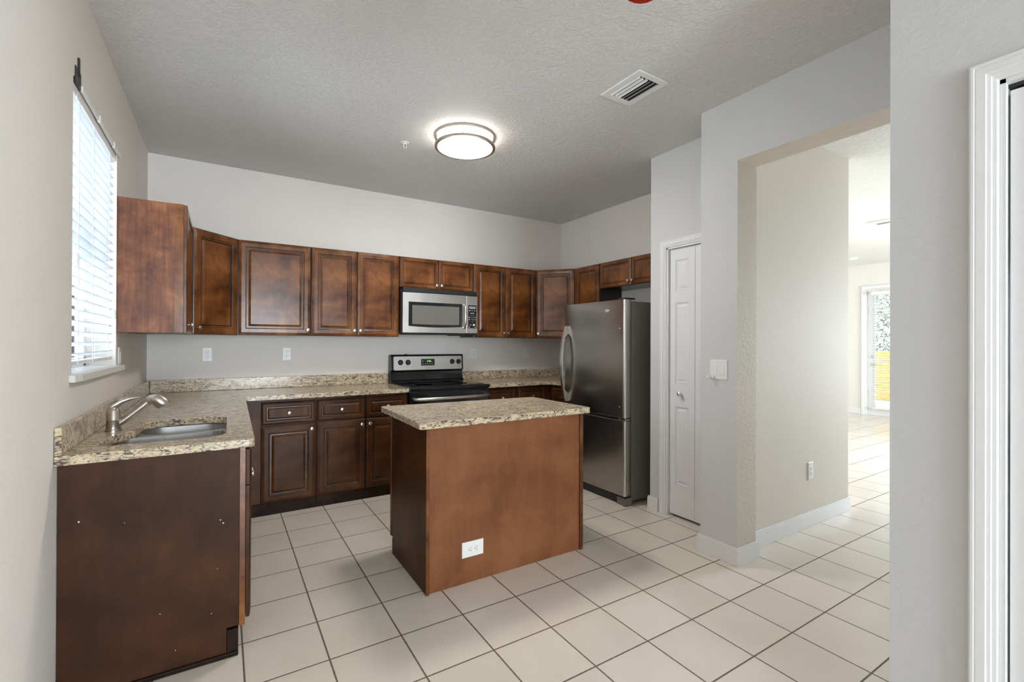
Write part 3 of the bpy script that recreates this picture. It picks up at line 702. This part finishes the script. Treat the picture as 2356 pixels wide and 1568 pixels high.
# ---- faucet
fx_, fy_ = .084, -1.835
fa = thing('faucet', 'brushed nickel single lever kitchen faucet at the sink', 'faucet', (fx_, fy_, ZT))
MB().lathe([(.031, .0005), (.031, .006), (.027, .010), (.0265, .048), (.0275, .050), (.0265, .052), (.0265, .090), (.022, .098), (.020, .105)], (0, 0, 0), (0, 0, 1), 28).build('body', NICKD, fa)
mb = MB().lathe([(.016, 0), (.016, .012), (.010, .018), (0, .019)], (0, 0, .100))
mb.tube([(-.018, .0, .094), (-.004, .0, .112), (.026, .003, .132), (.058, .006, .143), (.092, .010, .146)], [.012, .019, .015, .009, .003], 10)
mb.build('lever', NICKD, fa)
mb = MB().tube([(.010, .0, .026), (.042, .0, .050), (.09, .0, .093), (.132, .0, .132)], [.015, .0155, .016, .017], 14)
sp = mb.build('spout', NICKD, fa)
MB().tube([(.122, 0, .122), (.136, 0, .134), (.156, 0, .134), (.180, 0, .113), (.186, 0, .104)], [.017, .023, .030, .031, .027], 16).build('spray_head', NICKD, sp)

# ------------------------------------------------------------------ range
rg = thing('range', 'black electric range with stainless control panel and oven handle', 'stove', (1.9045, 0, 0))
rw = .7935
MB().box(.004, rw - .004, -.640, -.03, .02, .895).build('body', BLACKM, rg, bevel=.003)
m = MB().prism([(-.655, .885), (-.672, .893), (-.675, .908), (-.665, .921), (-.60, .919), (-.06, .919), (-.06, .885)], 0, rw, tf=lambda v: Vector((v.z, v.x, v.y)))
m.build('cooktop_frame', BLACKG, rg, bevel=.003)
ck = MB().box(.025, rw - .025, -.61, -.105, .9195, .922).build('cooktop', GLASSK, rg, bevel=.001)
for bx, by, br in ((.20, -.22, .075), (.20, -.46, .10), (.58, -.22, .095), (.58, -.46, .08)):
    m = MB().lathe([(br, .0), (br, .0003), (br - .003, .0003), (br - .003, 0)], (bx, by, .922), (0, 0, 1), 40); m.build('burner_ring', simple('ring_grey', (.05, .05, .05), .3) if 'ring_grey' not in MATS else MATS['ring_grey'], ck)
# back guard, profile swept across the width
prof = [(-.010, .90), (-.105, .90), (-.105, .928), (-.085, .945), (-.072, .990), (-.072, 1.020), (-.080, 1.030), (-.095, 1.035), (-.085, 1.180), (-.076, 1.195), (-.030, 1.195), (-.010, 1.180)]
m = MB().prism(prof, .003, rw - .003, tf=lambda v: Vector((v.z, v.x, v.y))); m.build('backguard', BLACKG, rg, bevel=.006, seg=3)
# tilted stainless fascia
fc = bpy.data.objects.new('control_panel', None)
tilt = math.atan2(.010, .145)
def onpanel(pts): return pts
m = MB(); rr_ = rrect(.030, rw - .024, 1.040, 1.178, .014)
n = len(rr_)
yf = lambda z: -.0955 + (z - 1.035) * (.010 / .145)
vs = [(x, yf(z) + .002, z) for x, z in rr_] + [(x, yf(z) - .0022, z) for x, z in rr_]
m.add(vs, [list(range(n)), list(range(n, 2 * n))] + [(i, (i + 1) % n, (i + 1) % n + n, i + n) for i in range(n)])
cp = m.build('control_panel', STEEL, rg, bevel=.001)
m = MB(); rr_ = rrect(.315, .462, 1.082, 1.150, .008); n = len(rr_)
m.add([(x, yf(z), z) for x, z in rr_] + [(x, yf(z) - .0035, z) for x, z in rr_], [list(range(n)), list(range(n, 2 * n))] + [(i, (i + 1) % n, (i + 1) % n + n, i + n) for i in range(n)])
dsp = m.build('display', BLACKM, cp)
text_part('clock_digits', '1:54', .026, GREEN, dsp, (.398, yf(1.125) - .0038, 1.124), (PI / 2 + .069, 0, 0))
for x, z, w_ in ((.335, 1.131, .014), (.333, 1.122, .006), (.335, 1.098, .012), (.362, 1.099, .012), (.385, 1.1, .014), (.406, 1.099, .010), (.432, 1.1, .014), (.430, 1.118, .012)):
    MB().box(x - w_ / 2, x + w_ / 2, yf(z) - .0042, yf(z) - .003, z - .0012, z + .0012).build('button_mark', PLAST, dsp)
m = MB()
for i in range(10): m.box(.363 + i * .0062, .367 + i * .0062, yf(1.056) - .0029, yf(1.056) - .002, 1.0535, 1.0585)
m.build('lettering', simple('letter_grey', (.25, .25, .25), .5), cp)
for x, z in ((.10, 1.068), (.178, 1.072), (.178, 1.085), (.655, 1.070), (.735, 1.068), (.137, 1.160), (.70, 1.160), (.675, 1.160)):
    MB().box(x - .003, x + .003, yf(z) - .0029, yf(z) - .002, z - .001, z + .001).build('panel_mark', MATS['letter_grey'], cp)
for x in (.100, .178, .660, .734):
    k_ = MB().lathe([(.027, 0), (.026, .006), (.021, .009), (.019, .022), (.017, .024), (0, .025)], (x, yf(1.118) - .002, 1.118), (0, -1, .07), 28).build('knob', BLACKM, cp)
    MB().box(x - .003, x + .003, yf(1.118) - .029, yf(1.118) - .024, 1.102, 1.136).build('pointer', BLACKG, k_, bevel=.001)
MB().box(.155, .175, -.06, -.045, 1.194, 1.2005).build('vent_tab', BLACKM, rg, bevel=.002)
dr = MB().box(.006, rw - .006, -.672, -.642, .225, .868).build('oven_door', BLACKG, rg, bevel=.006)
MB().box(.12, rw - .12, -.674, -.6725, .36, .70).build('window', GLASSK, dr)
mb = MB().tube([(.030, -.665, .818), (.034, -.700, .818), (.055, -.716, .818), (rw / 2, -.720, .818), (rw - .055, -.716, .818), (rw - .034, -.700, .818), (rw - .030, -.665, .818)], .0155, 14)
mb.build('handle', STEEL, dr)
MB().box(.006, rw - .006, -.665, -.642, .05, .215).build('drawer', BLACKG, rg, bevel=.006)

# ------------------------------------------------------------------ microwave
mw = thing('microwave', 'stainless over the range microwave with black keypad', 'microwave', (1.9140, 0, 1.400))
mwW = .7815
MB().box(.002, mwW - .002, -.395, -.002, .008, .425).build('body', BLACKM, mw, bevel=.002)
MB().box(.004, mwW - .014, -.425, -.3955, .388, .430).build('vent_grille', BLACKM, mw, bevel=.004)
MB().box(.002, mwW - .002, -.415, -.3955, -.008, .010).build('bottom_trim', BLACKG, mw, bevel=.003)
MB().box(.60, mwW - .03, -.36, -.08, -.012, .0075).box(.08, .45, -.36, -.08, -.006, .0075).build('lamp_cover', BLACKM, mw)
# door, slightly bowed toward its middle
def bowed(x0, x1, z0, z1, holes_x, y, bow, n=16):
    pass
dW = .652
m = MB(); nx = 18
vs = []; fs = []
def ybow(x): return -.420 - .006 * math.sin(PI * x / dW)
for i in range(nx + 1):
    x = .001 + (dW - .001) * i / nx
    vs += [(x, -.397, .011), (x, ybow(x), .011), (x, ybow(x), .385), (x, -.397, .385)]
for i in range(nx):
    for k in range(4): fs.append((i * 4 + k, i * 4 + (k + 1) % 4, (i + 1) * 4 + (k + 1) % 4, (i + 1) * 4 + k))
fs += [(3, 2, 1, 0), (nx * 4, nx * 4 + 1, nx * 4 + 2, nx * 4 + 3)]
md = MB().add(vs, fs, 0).build('door', STEEL, mw)
def curved_plate(x0, x1, z0, z1, off, mat, name, par, sag=0.0, r=.006):
    pts = []; n = 20
    for i in range(n + 1):
        t = i / n; x = x0 + (x1 - x0) * t; pts.append((x, z0 - sag * math.sin(PI * t)))
    for i in range(n + 1):
        t = i / n; x = x1 - (x1 - x0) * t; pts.append((x, z1))
    k = len(pts); v = [(x, ybow(x) + .002, z) for x, z in pts] + [(x, ybow(x) - off, z) for x, z in pts]
    f = []
    for i in range(n):
        a, b = i, i + 1; c, d = 2 * n + 1 - i - 1, 2 * n + 1 - i
        f.append((a + k, b + k, c + k, d + k))
    f += [(i, (i + 1) % k, (i + 1) % k + k, i + k) for i in range(k)]
    return MB().add(v, f).build(name, mat, par)
wn_ = curved_plate(.055, .606, .072, .299, .0012, BLACKG, 'window_frame', md, .010)
curved_plate(.090, .572, .092, .268, .0020, OVENG, 'window', md, .004)
mb = MB().tube([(.628, -.420, .066), (.628, -.440, .070), (.626, -.457, .10), (.625, -.464, .180), (.626, -.457, .262), (.628, -.440, .290), (.628, -.420, .294)], [.0125, .012, .011, .011, .011, .012, .0125], 12)
mb.build('handle', NICK, md)
MB().box(dW + .002, mwW - .004, -.420, -.397, .011, .385).build('control_panel', STEEL, mw, bevel=.003)
kp = MB().box(.672, .7655, -.4218, -.419, .063, .294).build('keypad', BLACKG, mw, bevel=.001)
MB().box(.684, .755, -.4226, -.4215, .256, .281).build('display', simple('lcd_grey', (.30, .30, .32), .25), kp, bevel=.001)
m = MB()
for x in (.690, .718, .745): m.box(x - .006, x + .006, -.4225, -.4215, .236, .241)
m.box(.695, .742, -.4225, -.4215, .212, .216)
for z in (.172, .150):
    for x in (.684, .7545): m.box(x - .004, x + .004, -.4225, -.4215, z - .004, z + .004)
m.box(.694, .706, -.4225, -.4215, .094, .099); m.box(.726, .748, -.4225, -.4215, .088, .104); m.box(.684, .689, -.4225, -.4215, .068, .078); m.box(.750, .755, -.4225, -.4215, .068, .078)
m.build('key_marks', PLAST, kp)
for row, z, xs_ in (('123', .194, (.703, .719, .735)), ('456', .172, (.703, .719, .735)), ('789', .150, (.703, .719, .735)), ('0', .128, (.719,))):
    for ch, x in zip(row, xs_): text_part('key_digit', ch, .011, PLAST, kp, (x, -.4223, z), (PI / 2, 0, 0))

# ------------------------------------------------------------------ refrigerator  (front faces -x; local front -y, local x -> world -y)
FN, FF, FX = -1.904, -1.1156, 3.2536
fr = thing('refrigerator', 'stainless bottom freezer refrigerator with a bowed vertical handle', 'refrigerator', (W - .03, FF, 0), -PI / 2)
fw = FF - FN; D = (W - .03) - FX       # width, depth
MB().box(.0, fw, -(D - .075), -.001, .035, 1.662).build('body', FSIDE, fr, bevel=.004)
MB().box(.02, fw - .02, -(D - .085), -(D - .09), .0, .05).box(.05, .09, -(D - .12), -(D - .2), 0, .036).box(.05, .09, -.12, -.06, 0, .036).box(fw - .09, fw - .05, -.12, -.06, 0, .036).build('base', BLACKM, fr)
MB().box(.02, fw - .10, -(D - .02), -(D - .09), .012, .075).build('toe_grille', BLACKM, fr, bevel=.003)
MB().box(fw - .10, fw - .0, -(D - .012), -(D - .09), .004, .066).build('foot_cover', FSIDE, fr, bevel=.006)
def fridge_door(name, z0, z1, lst):
    # rounded vertical edges in plan
    n = 8; r = .022; pl = [(.001, -(D - .070))]
    for i in range(n + 1):
        a = PI + PI / 2 * i / n; pl.append((.001 + r + r * math.cos(a), -(D - r) + r * math.sin(a)))
    m_ = 10
    for i in range(1, m_):
        t = i / m_; pl.append((.001 + r + (fw - .002 - 2 * r) * t, -(D) - .004 * math.sin(PI * t)))
    for i in range(n + 1):
        a = 3 * PI / 2 + PI / 2 * i / n; pl.append((fw - .001 - r + r * math.cos(a), -(D - r) + r * math.sin(a)))
    pl.append((fw - .001, -(D - .070)))
    m = MB().prism(pl, z0, z1)
    for i in range(2, len(m.sm)): m.sm[i] = True
    return m.build(name, STEELF, fr, bevel=.003, sharp=50)
fd = fridge_door('door', .712, 1.676, 1)
fz = fridge_door('freezer_door', .080, .690, 1)
# bright edge trims beside the hinge side
for z0, z1, par in ((.712, 1.676, fd), (.080, .690, fz)):
    m = MB().tube([(fw - .018, -(D - .016), z0 + .002), (fw - .018, -(D - .016), z1 - .002)], .0185, 20)
    m.build('edge_trim', STEEL, par)
MB().box(.01, fw - .01, -(D - .085), -(D - .03), .690, .712).build('gasket', BLACKM, fr)
hg = MB().box(fw - .085, fw - .003, -(D - .005), -(D - .06), .694, .704).lathe([(.008, 0), (.008, .02), (0, .021)], (fw - .012, -(D - .014), .690)).build('hinge', NICK, fr)
MB().box(fw - .10, fw - .004, -(D - .12), -(D - .015), 1.677, 1.690).build('hinge_cover', BLACKM, fr, bevel=.004)
# handle: bowed wide strap with solid ends
m = MB(); hx, n = .048, 20; zs = [.775 + (1.477 - .775) * i / n for i in range(n + 1)]
vs = []; fs = []
for i, z in enumerate(zs):
    t = i / n; o_ = .026 + .052 * math.sin(PI * t) ** .8; wd_ = .014 + .004 * math.sin(PI * t)
    inn = o_ - .018 if .14 < t < .86 else -.001
    vs += [(hx - wd_, -D - o_, z), (hx + wd_, -D - o_, z), (hx + wd_, -D - inn, z), (hx - wd_, -D - inn, z)]
for i in range(n):
    for k in range(4): fs.append((i * 4 + k, i * 4 + (k + 1) % 4, (i + 1) * 4 + (k + 1) % 4, (i + 1) * 4 + k))
fs += [(3, 2, 1, 0), (n * 4, n * 4 + 1, n * 4 + 2, n * 4 + 3)]
m.add(vs, fs).build('handle', NICK, fd, bevel=.004)
m = MB(); pts = [(.583 + .024 * math.cos(a), 1.592 + .011 * math.sin(a)) for a in [2 * PI * i / 24 for i in range(24)]]
m.add([(x, -D - .002, z) for x, z in pts] + [(x, -D - .0065, z) for x, z in pts], [list(range(24)), list(range(24, 48))] + [(i, (i + 1) % 24, (i + 1) % 24 + 24, i + 24) for i in range(24)])
bdg = m.build('badge', CHROME, fd)
m = MB()
for i in range(5): m.box(.570 + i * .0055, .573 + i * .0055, -D - .0072, -D - .006, 1.589, 1.596)
m.build('badge_lettering', BLACKM, bdg)
for z in (.80, 1.44): MB().lathe([(.005, 0), (.005, .0035), (0, .005)], (fw - .060, -D - .001, z), (0, -1, 0), 10).build('screw_cap', NICK, fd)

# ------------------------------------------------------------------ island
IX0, IX1, IY0, IY1 = 1.411, 2.468, -2.300, -1.690
il = thing('island_cabinet', 'kitchen island base with a plain reddish brown back panel', 'kitchen island', (IX0, IY0, 0))
iw = IX1 - IX0; idp = IY1 - IY0
V, Fc = fill_slab([(.0, .0005), (idp - .055, .0005), (idp - .055, .105), (idp - .02, .105), (idp - .02, .8775), (0, .8775)], [], 0, .016)
MB().add([(z, x, y) for x, y, z in V], Fc).build('side_panel', WOODB, il, bevel=.001)
MB().add([(iw - .016 + z, x, y) for x, y, z in V], Fc).build('side_panel', WOODB, il, bevel=.001)
MB().box(.0165, iw - .0165, .006, .020, .0005, .8775).build('back_panel', WOODI, il)
MB().box(-.004, .014, -.006, -.0003, .0005, .8775).build('corner_trim', WOOD, il, bevel=.001)
MB().box(iw - .022, iw + .003, -.006, -.0003, .0005, .8775).build('corner_trim', WOOD, il, bevel=.001)
MB().box(.0165, iw - .0165, .021, idp - .021, .105, .8775).build('body', WOODB, il)
MB().box(-.003, iw, idp - .0195, idp, .105, .8775).build('face_frame', WOOD, il, bevel=.001)
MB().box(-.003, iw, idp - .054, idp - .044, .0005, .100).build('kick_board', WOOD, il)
for x0, x1, ks in ((.012, .52, 'r'), (.535, iw - .012, 'l')):
    e = bpy.data.objects.new('front', None)
    # doors face the range (local +y)
    panel_door('drawer_front', x1 - x0, .15, il, (x1, idp + .001, .715), mat=WOODB, knob_at=((x1 - x0) / 2, .075), small=True, rz=PI)
    panel_door('door', x1 - x0, .585, il, (x1, idp + .001, .115), mat=WOODB, knob_at=(.03, .54), rz=PI)
V, Fc = fill_slab([(1.362, -2.362), (2.475, -2.362), (2.487, -2.350), (2.487, -1.720), (2.475, -1.708), (1.372, -1.648), (1.358, -1.660), (1.350, -2.350)], [], ZB, ZT)
tag(MB().add(V, Fc).build('worktop', GRAN, bevel=.004, seg=3), 'speckled granite slab on top of the kitchen island', 'countertop')
outlet('wall_outlet', 'white sideways outlet low on the island back panel', (1.684, IY0 + .0055, .184), 0, w=.085, h=.132, horiz=True)

# ------------------------------------------------------------------ ceiling fixtures
LX, LY = 1.975, -1.585
lp = thing('ceiling_light', 'round lit flush ceiling light with two nickel rings', 'ceiling light', (LX, LY, H))
MB().lathe([(.19, -.0005), (.19, -.012), (.0, -.013)], (0, 0, 0), (0, 0, 1), 48).build('base', PLAST, lp)
MB().lathe([(.185, -.013), (.193, -.020), (.195, -.075), (.185, -.088)], (0, 0, 0), (0, 0, 1), 48, 1).lathe([(.185, -.088), (.14, -.100), (.07, -.107), (0, -.109)], (0, 0, 0), (0, 0, 1), 48).build('diffuser', [LAMPM, LAMPS], lp)
def ring(z, r, t):
    m = MB(); n = 56; vs = []; fs = []
    for i in range(n):
        a = 2 * PI * i / n
        for dr_, dz in ((0, 0), (t, 0), (t, -.016), (0, -.016)): vs.append(((r + dr_) * math.cos(a), (r + dr_) * math.sin(a), z + dz))
    for i in range(n):
        for k in range(4): fs.append((i * 4 + k, i * 4 + (k + 1) % 4, ((i + 1) % n) * 4 + (k + 1) % 4, ((i + 1) % n) * 4 + k))
    return m.add(vs, fs, 0, True).build('ring', NICKD, lp)
ring(-.002, .2, .015); ring(-.068, .197, .019)
m = MB()
for k in range(3):
    a = math.radians(240 + 120 * k); MB
    m.tube([(.2075 * math.cos(a), .2075 * math.sin(a), -.012), (.2075 * math.cos(a), .2075 * math.sin(a), -.078)], .0028, 8)
m.build('post', NICKD, lp)

def vent(label, x0, x1, y0, y1, slats_along='y'):
    v = thing('ceiling_vent', label, 'air vent', ((x0 + x1) / 2, (y0 + y1) / 2, H))
    hx_, hy_ = (x1 - x0) / 2, (y1 - y0) / 2; b = .038
    V, Fc = fill_slab([(-hx_, -hy_), (hx_, -hy_), (hx_, hy_), (-hx_, hy_)], [[(-hx_ + b, -hy_ + b), (hx_ - b, -hy_ + b), (hx_ - b, hy_ - b), (-hx_ + b, hy_ - b)]], -.009, -.0005)
    MB().add(V, Fc).build('frame', PLAST, v, bevel=.003)
    MB().box(-hx_ + b, hx_ - b, -hy_ + b, hy_ - b, -.0025, -.0005).build('duct', GAPSH, v)
    for i in range(6):
        c = -hx_ + b + .010 + (2 * (hx_ - b) - .02) * i / 5
        tl = (.0095 if i < 3 else -.007); th = .010
        yy = hy_ - b - (.006 if i % 2 else .002)
        vs = [(c - tl * .5 - .001, -yy, -.003), (c - tl * .5 + .001, -yy, -.003), (c + tl * .6 + .001, -yy, -.003 - th), (c + tl * .6 - .001, -yy, -.003 - th)]
        vs += [(x, yy, z) for x, _, z in vs]
        MB().add(vs, [(0, 1, 2, 3), (7, 6, 5, 4), (0, 4, 5, 1), (1, 5, 6, 2), (2, 6, 7, 3), (3, 7, 4, 0)]).build('slat', PLAST, v)
    m = MB()
    for s_ in (-1, 1): m.lathe([(.004, 0), (.003, .0015), (0, .002)], (0, s_ * (hy_ - b / 2), -.009), (0, 0, -1), 8)
    m.build('screw', NICK, v)
    return v
vent('white rectangular air vent with dark slats on the kitchen ceiling', 2.400, 2.640, -2.835, -2.532)
vent('small white air vent on the ceiling of the far room', 7.15, 7.40, -2.42, -2.08)
sp_ = thing('fire_sprinkler', 'small white fire sprinkler on the ceiling left of the light', 'sprinkler', (1.643, -1.257, H))
MB().lathe([(.032, -.0005), (.030, -.004), (.014, -.006), (.010, -.012), (0, -.0125)], (0, 0, 0), (0, 0, 1), 20).build('escutcheon', PLAST, sp_)
MB().tube([(-.009, 0, -.010), (-.011, 0, -.026), (-.004, 0, -.040)], .0025, 8).tube([(.009, 0, -.010), (.011, 0, -.026), (.004, 0, -.040)], .0025, 8).lathe([(.013, -.040), (.013, -.042), (0, -.0425)], (0, 0, 0), (0, 0, 1), 14).build('frame', PLAST, sp_)
MB().tube([(0, 0, -.012), (0, 0, -.039)], .0025, 8).build('bulb', simple('red_bulb', (.35, .03, .02), .3), sp_)
sd = MB().lathe([(.065, -.0005), (.065, -.012), (.058, -.022), (.040, -.032), (0, -.034)], (9.70, -.93, H), (0, 0, 1), 28).build('smoke_detector', PLAST)
tag(sd, 'round white smoke detector on the ceiling of the far room', 'smoke detector')
# ceiling fan: only one blade tip reaches into the picture
fan = thing('ceiling_fan', 'ceiling fan whose red blade tip dips in at the top edge', 'ceiling fan', (1.258, -3.896, H))
MB().lathe([(.06, -.0005), (.06, -.03), (.02, -.05), (.012, -.055), (.012, -.16), (.05, -.17), (.10, -.20), (.10, -.29), (.06, -.33), (0, -.34)], (0, 0, 0), (0, 0, 1), 28).build('motor', NICK, fan)
for k in range(5):
    a = math.atan2(1.124, 1.218) + 2 * PI * k / 5; u_ = Vector((math.cos(a), math.sin(a), 0)); v_ = Vector((-math.sin(a), math.cos(a), 0))
    pl = [(.16, -.045), (.22, -.052), (.56, -.066)] + [(.56 + .080 * math.cos(t), .066 * math.sin(t)) for t in [-PI / 2 + PI * i / 10 for i in range(1, 10)]] + [(.56, .066), (.22, .052), (.16, .045)]
    n = len(pl); vs = []
    for z in (0, .008): vs += [tuple(u_ * x + v_ * y + Vector((0, 0, -.30 + z + y * .16))) for x, y in pl]
    MB().add(vs, [list(range(n))[::-1], list(range(n, 2 * n))] + [(i, (i + 1) % n, (i + 1) % n + n, i + n) for i in range(n)]).build('blade', FANW, fan)
    MB().tube([tuple(u_ * .08 + Vector((0, 0, -.27))), tuple(u_ * .14 + Vector((0, 0, -.305))), tuple(u_ * .20 + Vector((0, 0, -.305)))], .010, 8).build('blade_arm', NICK, fan)

# ------------------------------------------------------------------ outdoors
fe = MB()
for i in range(8): fe.box(13.6, 13.64, -6, 6, .002 + i * .143, .002 + i * .143 + .139)
tag(fe.build('garden_fence', FENCE), 'orange yellow garden fence seen through the patio door', 'fence')
gr_ = MB().box(F + .2, 40, -15, 20, -.12, -.001); tag(gr_.build('ground', GRASS), 'ground outside the patio door', 'ground', kind='structure')
nw = MB().box(-4.2, -4.0, -12, 6, -.1, 1.55); tag(nw.build('neighbour_wall', STUCCO), 'pale peach garden wall outside the kitchen window', 'wall')
tr_ = thing('tree', 'leafy tree beyond the fence seen through the patio door', 'tree', (18.5, 2.4, 0))
MB().tube([(0, 0, 0), (.1, 0, 1.2), (0, .1, 2.4)], [.16, .12, .07], 10).build('trunk', BARK, tr_)
m = MB(); rnd = random.Random(3)
for i in range(5200):
    while True:
        p = Vector((rnd.uniform(-1, 1), rnd.uniform(-1, 1), rnd.uniform(-1, 1)))
        if .25 < p.length < 1: break
    c = Vector((p.x * 1.6, p.y * 3.6, 2.5 + p.z * 1.75)); s_ = rnd.uniform(.05, .10)
    a = Vector((rnd.uniform(-1, 1), rnd.uniform(-1, 1), rnd.uniform(-1, 1))).normalized(); b = a.orthogonal().normalized()
    m.add([c - a * s_, c + b * s_ * .5, c + a * s_, c - b * s_ * .5], [(0, 1, 2, 3)])
m.build('foliage', LEAF, tr_)
